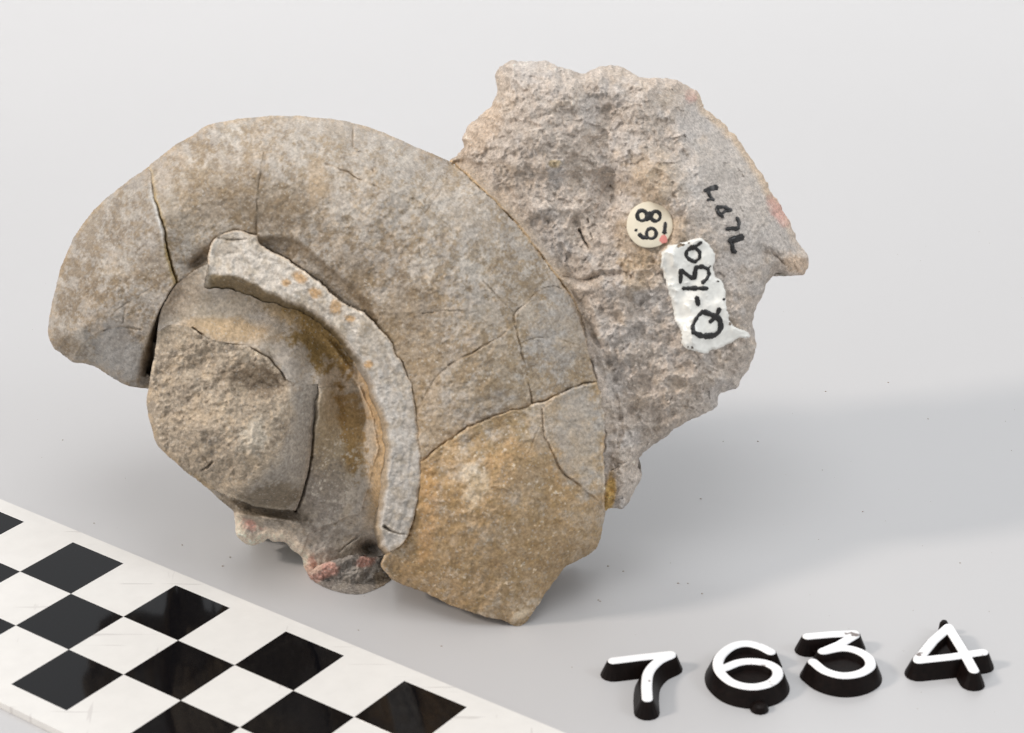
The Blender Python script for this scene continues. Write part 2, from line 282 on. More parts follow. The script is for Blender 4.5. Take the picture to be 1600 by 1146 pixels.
    if k == 'matrix':
        R = 22.; h -= .40*(1-np.sqrt(np.clip(1-(1-np.minimum(ds, R)/R)**2, 0, 1)))
        wx = x+26*fbm(x, y, 70, 3, 12); wy = y+26*fbm(x, y, 70, 3, 13)
        flat = smooth(1040, 1110, x)*.6*smooth(560, 480, y)
        k1 = (1-flat)
        qx, qy = x+10*fbm(x, y, 26, 3, 2), y+10*fbm(x, y, 26, 3, 4)
        A_ = np.minimum.reduce([fbm(x, y, 95, 4, q, .55)+.55*math.cos(q*2.1)*(x-980)/400+.55*math.sin(q*2.1)*(y-400)/400+.12*q for q in range(5)])
        B_ = np.minimum.reduce([fbm(qx, qy, 42, 4, q+6, .6) for q in range(4)]); C_ = np.minimum.reduce([fbm(x+3*q, y, 19, 3, q+2, .65) for q in range(4)])
        h += k1*(.30*A_+.15*B_)+(.5+.5*k1)*.06*C_
        for scl, am in ((21, .022), (11, .013), (6, .007)):
            f1, f2, ii, a, b = worley(x+3*fbm(x, y, 9, 2, 2), y+3*fbm(x, y, 9, 2, 4), scl, int(scl)); h += (.55+.45*k1)*am*(a*(ii-.5)*2.4+b*(((ii*7) % 1)-.5)*2.4+.7*(ii-.5))
        h += .11*k1+.014*fbm(x, y, 6, 3, 4, .7)
        h += REL[m]*.75
        dj = DMB[m]; hj = tps(CT['upper_whorl'], x, y)-.05; hj = np.where(y > 597, tps(CT['lower_whorl'], x, y)-.12, hj); dsr = 1.05*(1-np.sqrt(np.clip(1-(1-np.minimum(ds, 92)/92.)**2, 0, 1)))
        fj = smooth(34, 0, dj)*smooth(0, 20, ds+6); h = h*(1-fj)+(np.maximum(hj-dsr, h-.2)+.05*fbm(x, y, 20, 4, 2, .6))*fj
        h += .11*smooth(.2, -.1, np.abs(x-905-(y-460)*.35)/60.)*0
        h -= (.015+.05*smooth(-.05, .45, fbm(x, y, 24, 3, 9)))*np.exp(-(own/1.8)**2)*(ds > 6)
        h += .10*np.exp(-((DMB[m]-22)/12.)**2)*smooth(440, 520, y)
        tw = np.exp(-(np.hypot(x-1015, y-352)/41)**6); h = h*(1-.85*tw)+.66*.85*tw
        # scarp at the tip on the far right, notch in the lower edge
        h -= .15*smooth(6, -6, (x-1200)*.5+(400-y)*.4)*smooth(1180, 1205, x)*smooth(380, 395, y)
    if k in ('left_whorl', 'upper_whorl', 'lower_whorl', 'floor'): h = h+PLT[m]
    return h-CRD[m]
LEDL = curve([(400,366),(445,367),(478,380),(512,410),(545,438),(574,462),(592,495)], 1.5)
LEDGE = dist_field([LEDL], 40); INLP = np.vstack([LEDL, rev(EB[(EB[:, 0] < 590)])]); INL = inside(INLP)
DCA = dist_field([CA], 20); DGA = dist_field([GA1, GA2], 40); DBC = dist_field([BC], 40); DEF = dist_field([EF], 60); DEB = dist_field([EB, EC, BI2], 60)
DGR = dist_field([GR], 20); DGB = dist_field([GB], 30); DMB = dist_field([MB, MC], 60)
SEDGE = smooth(0, 3, LEDGE)

H = np.full((NY, NX), np.nan); HK = {}
for k in POLY:
    m = MASK[k] | (near[k][0] < 2.2*ST); hk = np.full((NY, NX), np.nan)
    hk[m] = heights(k, m); HK[k] = (m, hk); q = MASK[k]; H[q] = hk[q]

# ------------------------------------------------------------------ colours of the stone (stains, veins, mottling, with some highlight and shade painted in)
def colours(k, m):
    x, y = GX[m], GY[m]; ds = Dsil[m]; n1 = fbm(x, y, 60, 4, 2); n2 = fbm(x, y, 16, 4, 7, .65); n3 = fbm(x, y, 5, 3, 9, .7); n4 = fbm(x, y, 130, 3, 11)
    GREY = (.335, .305, .275); LG = (.44, .41, .38); BR = (.215, .163, .105); OC = (.36, .235, .10); TAN = (.42, .33, .235); DK = (.17, .15, .135); PINK = (.50, .285, .24); WH = (.60, .56, .50); BLG = (.36, .36, .365)
    c = np.ones(x.shape+(3,))*np.array(GREY)
    def blob(cx, cy, rx, ry, a=0., soft=.35, nz=.5):
        ca, sa = math.cos(math.radians(a)), math.sin(math.radians(a)); u = ((x-cx)*ca+(y-cy)*sa)/rx; v = (-(x-cx)*sa+(y-cy)*ca)/ry
        return smooth(1+soft, 1-soft, np.hypot(u, v)+nz*n2+.2*n3)
    whorl = k in ('left_whorl', 'upper_whorl', 'lower_whorl')
    if whorl:
        c = mixc(c, (.41, .375, .335), smooth(-.3, .3, n1)*.7); c = mixc(c, (.47, .44, .40), smooth(.0, .35, fbm(x, y, 40, 4, 15, .6))*.6)
        c = mixc(c, TAN, smooth(0.05, .45, fbm(x, y, 28, 4, 5, .6))*.45)
        c = mixc(c, BR, smooth(.02, .22, fbm(x, y, 22, 5, 1, .75)+.3*n4)*(.58+.2*smooth(300, 500, y)))
        c = mixc(c, LG, smooth(.05, .3, fbm(x, y, 7, 3, 12, .7))*.5); c = mixc(c, (.25, .185, .11), smooth(.12, .3, fbm(x, y, 11, 4, 6, .75))*.5)
        c = mixc(c, DK, smooth(.25, .6, fbm(x, y, 9, 3, 14, .7))*.35)
    if k == 'upper_whorl':
        for b in [(350,300,14,8,30),(478,310,30,60,60),(420,330,60,40,0),(640,520,60,90,20),(560,420,40,20,40),(560,460,26,14,35),(560,430,16,10,0)]:
            c = mixc(c, BR, blob(*b)*.45)
        c = mixc(c, TAN, blob(495,285,16,34,0)*.6); c = mixc(c, LG, blob(720,330,60,30,40)*.35); c = mixc(c, LG, blob(560,200,120,24,8)*.4)
        c = mixc(c, BLG, blob(880,520,45,60,0)*.45); c = mixc(c, BLG, blob(760,640,70,24,-20)*.3); c = mixc(c, OC, blob(665,640,24,70,0)*.3)
        c = mixc(c, (.27,.205,.13), smooth(380, 600, y)*smooth(-.45, .25, n1+.8*n2)*.6); c = mixc(c, (.25,.19,.12), blob(330,310,80,60,0,.5,.9)*.45)
        s = LEDGE[m]*INL[m]; c = mixc(c, BR, smooth(1, 6, s)*smooth(22, 12, s)*.55)
    if k == 'left_whorl':
        c = mixc(c, BR, blob(108,540,30,14,30)*.6); c = mixc(c, BR, blob(240,420,40,26,0)*.35); c = mixc(c, BLG, blob(190,550,50,34,30)*.7); c = mixc(c, DK, blob(205,525,20,12,0)*.35)
        c = mixc(c, BR, smooth(26, 8, DGA[m])*smooth(480, 540, y)*.75)
    if k == 'lower_whorl':
        c = mixc(c, (.27,.19,.10), smooth(-.8, .4, n1+.8*n2)*.72); c = mixc(c, BR, smooth(780, 900, y)*smooth(-.4, .4, n2)*.55)
        c = mixc(c, (.36,.25,.14), blob(800,720,42,34,-30,.3,.7)*.7); c = mixc(c, WH, blob(745,765,16,30,30)*.5); c = mixc(c, WH, blob(735,740,14,14,0)*.5); c = mixc(c, (.36,.23,.11), blob(668,800,14,80,5)*.5)
        c = mixc(c, BR, blob(830,745,50,30,30)*.5); c = mixc(c, (.30,.20,.095), blob(880,730,20,60,-20)*.45); c = mixc(c, (.20,.15,.08), smooth(.0, .3, fbm(x, y, 12, 4, 9, .7))*.45); c = mixc(c, WH, smooth(.52, .7, fbm(x, y, 8, 3, 3, .7))*.7); c = mixc(c, WH, blob(815,960,20,6,-30)*.5)
        c = mixc(c, BLG, blob(905,690,36,80,0)*.45); c = mixc(c, GREY, blob(880,660,50,60,0)*.3)
    if k == 'keel':
        c = mixc(c, (.42,.375,.32), .85+.15*n1); c = mixc(c, (.27,.21,.14), smooth(.0, .3, fbm(x, y, 24, 4, 2, .65))*.45); an = np.arctan2(y-640, x-370); c = mixc(c, (.58,.54,.49), smooth(-.05, .35, fbm(x, y, 34, 4, 9, .6)+.5*smooth(520, 420, y)+.3*fbm(DEB[m], an*40, 3.5, 3, 3))*.7); c = mixc(c, (.37,.355,.34), smooth(500, 620, y)*.65)
        c = mixc(c, (.30,.24,.16), smooth(-.05, .3, fbm(x, y, 14, 4, 5, .7))*.35)
        for b in [(470,435,13,9,30),(447,442,8,6,0),(492,458,10,8,30),(525,478,9,12,0),(575,570,7,7,0),(548,498,8,6,0)]: c = mixc(c, (.42,.25,.10), blob(*b)*.75)
        wv = 9+15*smooth(470, 380, x); c = mixc(c, (.15,.105,.045), smooth(wv+1, wv-5, DEF[m]+2*n3)*.88*smooth(600, 540, y)*smooth(316, 332, x)); c = mixc(c, TAN, smooth(3.5, 1, DEB[m])*.6)  # scarp under the keel darkened: its shade painted over the brown stone
        c = mixc(c, (.38,.26,.13), smooth(13, 4, DEF[m]+7*n2)*smooth(570, 620, y)*.6)
    if k == 'floor':
        c = mixc(c, (.43,.37,.30), smooth(-.4, .3, n1)*.7); c = mixc(c, (.27,.22,.16), smooth(.05, .3, n2)*.4); c = mixc(c, (.40,.27,.13), blob(360,515,70,18,8)*.55); c = mixc(c, (.20,.13,.038), blob(503,532,60,34,50,.3,.9)*.92); c = mixc(c, (.30,.20,.08), blob(470,500,70,16,25)*.6)
        c = mixc(c, (.27,.21,.12), blob(520,690,42,80,0)*.6); c = mixc(c, (.25,.155,.05), blob(550,660,20,70,-6,.3,.9)*.8); c = mixc(c, (.37,.235,.10), smooth(24, 6, DEF[m]+14*n2)*smooth(550, 610, y)*smooth(850, 780, y)*.7)
        c = mixc(c, (.20,.18,.165), blob(500,770,40,50,0)*.65); c = mixc(c, WH, smooth(.25, .55, fbm(x, y, 6, 3, 5, .8))*blob(500,730,60,70)*.6)
        c = mixc(c, (.15,.12,.085), blob(405,797,75,15,8,.3,.6)*.8); c = mixc(c, (.16,.135,.11), blob(470,800,22,24,30,.4,.8)*.6); c = mixc(c, LG, smooth(835, 860, y-(x-480)*.25)*.5); c = mixc(c, (.62,.52,.42), smooth(22, 9, ds+5*n2)*smooth(795, 812, y)*.9)  # dark wedge below the core: shade of the underside put into the colour
        c = mixc(c, PINK, blob(392,820,20,9,30,.3,.8)*.85); c = mixc(c, PINK, blob(486,885,9,16,0,.3,.8)*.7); c = mixc(c, WH, smooth(16, 4, ds)*smooth(800, 830, y)*.35)
        c = mixc(c, (.45,.36,.27), blob(280,460,40,40,-40)*.6)
    if k == 'core':
        c = mixc(c, (.43,.36,.285), .7+.25*n1); c = mixc(c, (.50,.41,.31), smooth(0, .35, n2)*.5); c = mixc(c, DK, smooth(.12, .5, fbm(x, y, 11, 4, 12, .7))*.5); c = mixc(c, WH, smooth(.2, .6, n3)*.25); c = mixc(c, WH, blob(397,680,20,26,20)*.6)
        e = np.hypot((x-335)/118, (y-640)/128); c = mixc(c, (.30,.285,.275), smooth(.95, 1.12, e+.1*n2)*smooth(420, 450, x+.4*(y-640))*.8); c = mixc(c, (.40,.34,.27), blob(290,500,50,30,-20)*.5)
        c = mixc(c, DK, blob(405,605,26,14,0)*.3); c = mixc(c, (.19,.155,.11), blob(430,780,70,22,-8,.4,.7)*.75); c = mixc(c, (.23,.175,.125), blob(400,592,50,24,10,.4,.9)*.6)  # hollow and underside of the core darkened, shade painted in
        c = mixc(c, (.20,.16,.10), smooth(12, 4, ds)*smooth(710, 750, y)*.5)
    if k == 'nodule':
        c = mixc(c, BLG, smooth(-.3, .3, n2)*.5); c = mixc(c, (.17, .15, .135), smooth(-.1, .25, n2+.3*n1)*.7); c = mixc(c, DK, smooth(0, .5, n3)*.4); c = mixc(c, PINK, blob(507,893,24,13,-10,.3,.6)*.95); c = mixc(c, PINK, blob(571,878,15,8,-5,.3,.5)*.95); c = mixc(c, (.6,.46,.38), blob(490,885,12,12)*.6)
        c = mixc(c, BR, blob(600,905,16,14)*.7)
    if k == 'matrix':
        c = mixc(c, (.43,.375,.325), .7*np.ones(x.shape)); c = mixc(c, (.50,.45,.405), smooth(-.2, .4, n1)*.5); c = mixc(c, TAN, smooth(.02, .4, fbm(x, y, 34, 5, 5, .65))*.3); c = mixc(c, (.27,.225,.18), smooth(.1, .45, fbm(x, y, 13, 4, 8, .7))*.35)
        c = mixc(c, (.40,.39,.385), smooth(0, .4, fbm(x, y, 45, 4, 13, .6))*.45); c = mixc(c, WH, smooth(.25, .6, fbm(x, y, 6, 3, 1, .8))*.3)
        for b in [(1030,285,45,40,30),(990,385,26,40,0),(1050,370,30,40,0),(1000,420,30,30,0)]: c = mixc(c, (.42,.31,.19), blob(*b, .4, .8)*.45)
        c = mixc(c, (.46,.44,.42), blob(1130,300,60,110,-30)*.5); c = mixc(c, BLG, blob(870,270,14,22,0)*.5); c = mixc(c, (.40,.28,.08), blob(866,256,9,6,0)*.5)
        c = mixc(c, TAN, smooth(26, 5, DMB[m]+7*n2)*smooth(560, 420, y)*.55); c = mixc(c, (.45,.29,.12), smooth(5, 1, DMB[m]+2*n2)*smooth(560, 440, y)*.6)
        c = mixc(c, (.55,.36,.10), blob(952,775,8,34,8)*.8); c = mixc(c, (.36,.24,.11), smooth(12, 6, ds+3*n2)*smooth(700, 640, y)*0); c = mixc(c, (.46,.35,.25), blob(750,200,26,50,30)*.5)
        c = mixc(c, (.48,.37,.26), smooth(14, 5, ds+4*n2)*smooth(1050, 1120, x)*smooth(430, 300, y)*.8); c = mixc(c, PINK, blob(1080,150,10,10,30,.4,.5)*.6); c = mixc(c, PINK, blob(1218,332,11,24,-30,.4,.5)*.75); c = mixc(c, (.46,.33,.22), blob(1245,415,22,16,30)*.6)
        c = mixc(c, (.5,.42,.35), blob(1060,135,60,14,10)*.5)
    if k in ('left_whorl', 'upper_whorl', 'core'): c = mixc(c, (.44,.31,.17), smooth(9, 2, ds+3*n2)*.38*smooth(-.3, .2, n2))
    c = mixc(c, (.54,.46,.37), CRW[m]*smooth(-.15, .4, n2)*.38)
    if whorl: c = mixc(c, (.42,.30,.17), CRM[m]*.2+.35*np.exp(-(near[k][0][m]/2.5)**2)*(ds > 4)*smooth(-.2, .3, fbm(x, y, 25, 3, 4)))
    if k in ('left_whorl', 'upper_whorl'):
        dca = DCA[m]; sd = x-(236+(y-262)*.2)
        c = mixc(c, (.30,.215,.07), np.exp(-(dca/(3.2+3*np.abs(n2)))**2)*.85*((k == 'upper_whorl') | (y > 380))); c = mixc(c, (.52,.53,.53), np.exp(-((dca-4)/3.)**2)*(k == 'left_whorl')*smooth(270, 300, y)*smooth(400, 350, y)*.8)
        c = mixc(c, (.38,.33,.28), blob(250,275,22,26)*.4)
    cv = CURV[m]; c = mixc(c, np.minimum(c*1.35+.03, .75), smooth(.004, .03, cv)*.7)  # raised edges paler: highlights painted into the colour, along with chipped wear
    tint = {'matrix': (.99, .995, 1.02), 'core': (1.0, .985, .95), 'lower_whorl': (1.0, 1.0, 1.0), 'upper_whorl': (1., .995, .99), 'keel': (.98, 1, 1.03)}.get(k, (1, 1, 1)); gf = {'matrix': 1.22, 'core': 1.04, 'lower_whorl': 1.24, 'floor': 1.18, 'left_whorl': .92, 'nodule': .95}.get(k, 1.05); ga = .25 if whorl else .30
    c = c*(1-smooth(.0, 1., (y-610+.25*(800-x))/190.+.5*n1+.4*n2)[..., None]*np.array([-.03, .05, .17])) if k == 'lower_whorl' else c
    c = c*np.array([1.11, 1.08, 1.035])*np.array(tint)*gf*(1+ga*n3[..., None]+.14*n2[..., None])
    return np.clip(c, .02, .8)
def blur(A, n):
    for _ in range(n):
        A = (A+np.roll(A, 1, 0)+np.roll(A, -1, 0)+np.roll(A, 1, 1)+np.roll(A, -1, 1))/5
    return A
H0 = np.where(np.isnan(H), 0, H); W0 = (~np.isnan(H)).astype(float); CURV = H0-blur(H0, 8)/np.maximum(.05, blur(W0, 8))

# ------------------------------------------------------------------ materials
def new_mat(name):
    m = bpy.data.materials.new(name); m.use_nodes = True; nt = m.node_tree; return m, nt, nt.nodes['Principled BSDF'], nt.nodes, nt.links
def stone_mat(name, rough, bump, lo, hi):
    m, nt, b, N, L = new_mat(name)
    at = N.new('ShaderNodeAttribute'); at.attribute_name = 'stone'
    tc = N.new('ShaderNodeTexCoord')
    n1 = N.new('ShaderNodeTexNoise'); n1.inputs['Scale'].default_value = 2500; n1.inputs['Detail'].default_value = 5; n1.inputs['Roughness'].default_value = .7
    n2 = N.new('ShaderNodeTexVoronoi'); n2.inputs['Scale'].default_value = 4800
    L.new(tc.outputs['Object'], n1.inputs['Vector']); L.new(tc.outputs['Object'], n2.inputs['Vector'])
    mr = N.new('ShaderNodeMapRange'); mr.inputs['From Min'].default_value = .3; mr.inputs['From Max'].default_value = .7; mr.inputs['To Min'].default_value = lo; mr.inputs['To Max'].default_value = hi
    L.new(n1.outputs['Fac'], mr.inputs['Value'])
    mx = N.new('ShaderNodeMix'); mx.data_type = 'RGBA'; mx.blend_type = 'MULTIPLY'; mx.inputs['Factor'].default_value = 1
    L.new(at.outputs['Color'], mx.inputs['A']); L.new(mr.outputs['Result'], mx.inputs['B'])
    # pale crystal grains
    sp = N.new('ShaderNodeMath'); sp.operation = 'GREATER_THAN'; sp.inputs[1].default_value = .955
    sx = N.new('ShaderNodeSeparateColor'); L.new(n2.outputs['Color'], sx.inputs[0]); L.new(sx.outputs[0], sp.inputs[0])
    sm = N.new('ShaderNodeMath'); sm.operation = 'MULTIPLY'; sm.inputs[1].default_value = .35; L.new(sp.outputs[0], sm.inputs[0])
    m2 = N.new('ShaderNodeMix'); m2.data_type = 'RGBA'; L.new(sm.outputs[0], m2.inputs['Factor']); L.new(mx.outputs['Result'], m2.inputs['A']); m2.inputs['B'].default_value = (.62, .59, .54, 1)
    L.new(m2.outputs['Result'], b.inputs['Base Color'])
    rr = N.new('ShaderNodeMapRange'); rr.inputs['To Min'].default_value = rough; rr.inputs['To Max'].default_value = rough-.38; L.new(sp.outputs[0], rr.inputs['Value']); L.new(rr.outputs['Result'], b.inputs['Roughness'])
    b.inputs['Specular IOR Level'].default_value = .35
    bp = N.new('ShaderNodeBump'); bp.inputs['Strength'].default_value = bump; bp.inputs['Distance'].default_value = .00025
    L.new(n1.outputs['Fac'], bp.inputs['Height']); L.new(bp.outputs['Normal'], b.inputs['Normal'])
    return m
M_SHELL = stone_mat('smooth_fossil_stone', .60, .8, .70, 1.30); M_ROCK = stone_mat('broken_rock_stone', .7, 1.3, .64, 1.36)
def plain(name, c, rough, spec=.5, noise=0., scale=300., coat=0.):
    m, nt, b, N, L = new_mat(name); b.inputs['Base Color'].default_value = (*c, 1); b.inputs['Roughness'].default_value = rough; b.inputs['Specular IOR Level'].default_value = spec; b.inputs['Coat Weight'].default_value = coat
    if noise:
        tc = N.new('ShaderNodeTexCoord'); n = N.new('ShaderNodeTexNoise'); n.inputs['Scale'].default_value = scale; n.inputs['Detail'].default_value = 6; L.new(tc.outputs['Object'], n.inputs['Vector'])
        mr = N.new('ShaderNodeMapRange'); mr.inputs['From Min'].default_value = .3; mr.inputs['From Max'].default_value = .7; mr.inputs['To Min'].default_value = 1-noise; mr.inputs['To Max'].default_value = 1+noise*.5; L.new(n.outputs['Fac'], mr.inputs['Value'])
        mx = N.new('ShaderNodeMix'); mx.data_type = 'RGBA'; mx.blend_type = 'MULTIPLY'; mx.inputs['Factor'].default_value = 1; mx.inputs['A'].default_value = (*c, 1); L.new(mr.outputs['Result'], mx.inputs['B']); L.new(mx.outputs['Result'], b.inputs['Base Color'])
        bp = N.new('ShaderNodeBump'); bp.inputs['Strength'].default_value = .25; bp.inputs['Distance'].default_value = .0002; L.new(n.outputs['Fac'], bp.inputs['Height']); L.new(bp.outputs['Normal'], b.inputs['Normal'])
    return m

# ------------------------------------------------------------------ mesh building
def mesh_np(name, V, F, mat, parent=None, smooth_=True, cols=None, flat_from=None):
    me = bpy.data.meshes.new(name); V = np.asarray(V, float); F = np.asarray(F, int)
    me.vertices.add(len(V)); me.vertices.foreach_set('co', (V*CM).ravel()); k = F.shape[1]
    me.loops.add(F.size); me.loops.foreach_set('vertex_index', F.ravel()); me.polygons.add(len(F))
    me.polygons.foreach_set('loop_start', np.arange(0, F.size, k)); me.polygons.foreach_set('loop_total', np.full(len(F), k))
    s = np.full(len(F), smooth_); 
    if flat_from is not None: s[flat_from:] = False
    me.polygons.foreach_set('use_smooth', s)
    if cols is not None:
        a = me.attributes.new('stone', 'FLOAT_COLOR', 'POINT'); a.data.foreach_set('color', np.hstack([cols, np.ones((len(cols), 1))]).ravel())
    me.materials.append(mat); me.update(calc_edges=True); me.validate()
    o = bpy.data.objects.new(name, me); col.objects.link(o)
    if parent: o.parent = parent
    return o
def tag(o, label=None, cat=None, group=None, kind=None):
    if label: o['label'] = label
    if cat: o['category'] = cat
    if group: o['group'] = group
    if kind: o['kind'] = kind
    return o
def empty(name, loc_cm=(0, 0, 0)):
    o = bpy.data.objects.new(name, None); o.empty_display_size = .01; col.objects.link(o); return o

def region_mesh(name, k, mat, parent, wall=(.06, .16, .3, .5, .75, 1.1)):
    inm, hk = HK[k]; D, Nx, Ny = near[k]; ok = MASK[k] | (D < .55*ST)
    px = GX.copy(); py = GY.copy(); sn = ok & (D < .6*ST); px[sn] = Nx[sn]; py[sn] = Ny[sn]
    q = ok[:-1, :-1] & ok[1:, :-1] & ok[:-1, 1:] & ok[1:, 1:]
    ids = np.arange(NX*NY).reshape(NY, NX); F = np.stack([ids[1:, :-1][q], ids[1:, 1:][q], ids[:-1, 1:][q], ids[:-1, :-1][q]], 1)
    used = np.unique(F); rm = np.full(NX*NY, -1); rm[used] = np.arange(len(used)); F = rm[F]
    x = px.ravel()[used]; y = py.ravel()[used]; h = hk.ravel()[used]; um = np.zeros(NX*NY, bool); um[used] = True; um = um.reshape(NY, NX)
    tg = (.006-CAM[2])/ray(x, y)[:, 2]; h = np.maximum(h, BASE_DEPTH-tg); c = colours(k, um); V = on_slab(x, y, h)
    E = np.vstack([F[:, [0, 1]], F[:, [1, 2]], F[:, [2, 3]], F[:, [3, 0]]]); key = E[:, 0]*(len(used)+1)+E[:, 1]; rk = E[:, 1]*(len(used)+1)+E[:, 0]
    be = E[~np.isin(key, rk)]; bv = np.unique(be); bm = np.full(len(used), -1); bm[bv] = np.arange(len(bv))
    cur = V[bv].copy(); rings = [cur]; cx = np.array([V[:, 0].mean(), V[:, 1].mean(), V[:, 2].mean()])
    for dz in wall:
        dn = vn(x[bv]/26+dz*4, y[bv]/26, 5)[:, None]; u_ = cx-V[bv]; u_ = u_/np.linalg.norm(u_, axis=1)[:, None]; p = V[bv]+FWD*dz+(cx-V[bv])*(.03*dz)+u_*dn*min(.22, .5*dz); p = p+RIGHT*(vn(x[bv]/7, y[bv]/7+dz*9, 2)[:, None]-.5)*.02+UP*(vn(x[bv]/7, y[bv]/7+dz*9, 3)[:, None]-.5)*.02
        p[:, 2] = np.maximum(p[:, 2], .004); rings.append(p)
    V[:, 2] = np.maximum(V[:, 2], .004)
    VV = np.vstack([V]+rings); nb = len(bv); base = len(V); FF = [F]
    for r in range(len(rings)-1):
        a = base+r*nb; b2 = a+nb; FF.append(np.stack([bm[be[:, 1]]+a, bm[be[:, 0]]+a, bm[be[:, 0]]+b2, bm[be[:, 1]]+b2], 1))
    CC = np.vstack([c]+[c[bv]*(1-.0*i) for i in range(len(rings))])
    return mesh_np(name, VV, np.vstack(FF), mat, parent, True, CC)

fossil = empty('fossil')
tag(fossil, 'grey brown coiled fossil in broken rock, standing behind the checkered scale', 'fossil')
ORDER = [('whorl_fragment', 'left_whorl', M_SHELL, 'smooth left end of the outer coil, split off by a crack'), ('whorl_fragment', 'upper_whorl', M_SHELL, 'broad smooth arch of the outer coil with fine cracks'), ('whorl_fragment', 'lower_whorl', M_SHELL, 'browner lower end of the outer coil'),
 ('keel_ridge', 'keel', M_SHELL, None), ('inner_whorl', 'floor', M_SHELL, None), ('central_core', 'core', M_ROCK, None), ('calcite_nodule', 'nodule', M_ROCK, 'grey lump with pink calcite spots'), ('rock_matrix', 'matrix', M_ROCK, None)]
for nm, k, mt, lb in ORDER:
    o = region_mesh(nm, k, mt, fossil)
    if lb: o['label'] = lb
# the thick rear of the rock
def rear():
    s = 8; D = Dsil[::s//1, ::s//1]; allm = np.zeros((NY, NX), bool)
    for m_ in MASK.values(): allm |= m_
    a = (allm & (Dsil > 9))[::s, ::s]; h0 = np.where(np.isnan(H), 0, H)[::s, ::s]; d = np.minimum(D, 70); x = GX[::s, ::s]; y = GY[::s, ::s]
    q = a[:-1, :-1] & a[1:, :-1] & a[:-1, 1:] & a[1:, 1:]; ny, nx = a.shape; ids = np.arange(nx*ny).reshape(ny, nx)
    F = np.stack([ids[1:, :-1][q], ids[1:, 1:][q], ids[:-1, 1:][q], ids[:-1, :-1][q]], 1); used = np.unique(F); rm = np.full(nx*ny, -1); rm[used] = np.arange(len(used)); F = rm[F]
    x = x.ravel()[used]; y = y.ravel()[used]; h = h0.ravel()[used]; d = d.ravel()[used]
    Vf = on_slab(x, y, h-.45); hb = h-.5+(-.7-1.4*np.sqrt(np.clip((d-9)/61, 0, 1)))*(.12+.88*smooth(820, 520, y))+.25*fbm(x, y, 90, 3, 3)
    Vb = Vf+FWD*(h-.45-hb)[:, None]
    n = len(Vf); E = np.vstack([F[:, [0, 1]], F[:, [1, 2]], F[:, [2, 3]], F[:, [3, 0]]]); key = E[:, 0]*(n+1)+E[:, 1]; rk = E[:, 1]*(n+1)+E[:, 0]; be = E[~np.isin(key, rk)]
    V = np.vstack([Vf, Vb]); V[:, 2] = np.maximum(V[:, 2], .004)
    FF = np.vstack([F, F[:, ::-1]+n, np.stack([be[:, 1], be[:, 0], be[:, 0]+n, be[:, 1]+n], 1)])
    c = np.ones((2*n, 3))*np.array([.27, .225, .175])*(1+.3*fbm(np.tile(x, 2), np.tile(y, 2), 40, 4, 2))[:, None]
    mesh_np('rear_rock', V, FF, M_ROCK, fossil, True, c)
rear()

# ------------------------------------------------------------------ writing on the fossil
Hf = np.where(np.isnan(H), 0, H)
def hs(x, y):
    u = np.clip((np.asarray(x)-X0)/ST, 0, NX-2); v = np.clip((np.asarray(y)-Y0)/ST, 0, NY-2); i = u.astype(int); j = v.astype(int); fu = u-i; fv = v-j
    return (Hf[j, i]*(1-fu)+Hf[j, i+1]*fu)*(1-fv)+(Hf[j+1, i]*(1-fu)+Hf[j+1, i+1]*fu)*fv
M_INK = plain('black_ink', (.012, .011, .011), .28); M_PAINT = plain('white_label_paint', (.84, .83, .78), .22, .7, .10, 1500.); M_TAG = plain('cream_paper', (.74, .67, .53), .45, .4, .06, 900.); M_RED = plain('pink_ink', (.62, .22, .19), .5)
def resample(pts, step):
    p = np.array(pts, float); seg = np.hypot(*np.diff(p, axis=0).T); s = np.insert(np.cumsum(seg), 0, 0); n = max(2, int(s[-1]/step)+1); t = np.linspace(0, s[-1], n)
    return np.stack([np.interp(t, s, p[:, 0]), np.interp(t, s, p[:, 1])], 1)
def ribbons(name, strokes, hfun, lift, mat, parent, seed=0):
    V = []; F = []; ns = 0
    for si, (pts, wd) in enumerate(strokes):
        p = resample(pts, 1.3); t = np.gradient(p, axis=0); t /= np.hypot(*t.T)[:, None]+1e-9; n = np.stack([-t[:, 1], t[:, 0]], 1)
        ends = [p[0]-t[0]*wd*.42, p[0]-t[0]*wd*.25], [p[-1]+t[-1]*wd*.25, p[-1]+t[-1]*wd*.42]
        p2 = np.vstack([ends[0], p, ends[1]]); n2 = np.vstack([n[:1], n[:1], n, n[-1:], n[-1:]]); ww = np.full(len(p2), wd*.98); ww[0] = ww[-1] = wd*.15; ww[1] = ww[-2] = wd*.4
        ww = ww*(1+.5*fbm(p2[:, 0]+seed*31, p2[:, 1]+si*17, 5, 3, 4)+.15*fbm(p2[:, 0], p2[:, 1], 14, 2, 7))
        base = len(V)
        for i in range(len(p2)):
            for kx, e in ((-1, .0), (-.6, 1.), (0, 1.15), (.6, 1.), (1, .0)):
                q = p2[i]+n2[i]*ww[i]*kx; V.append((q[0], q[1], (lift+.0006*si)*(e if e else -1.)))
        for i in range(len(p2)-1):
            for j in range(4): a = base+i*5+j; F.append((a, a+5, a+6, a+1))
    V = np.array(V); return mesh_np(name, on_slab(V[:, 0], V[:, 1], hfun(V[:, 0], V[:, 1])+V[:, 2]), F, mat, parent)
Z = lambda L: [(960+a*.2444, 280+b*.2444) for a, b in L]
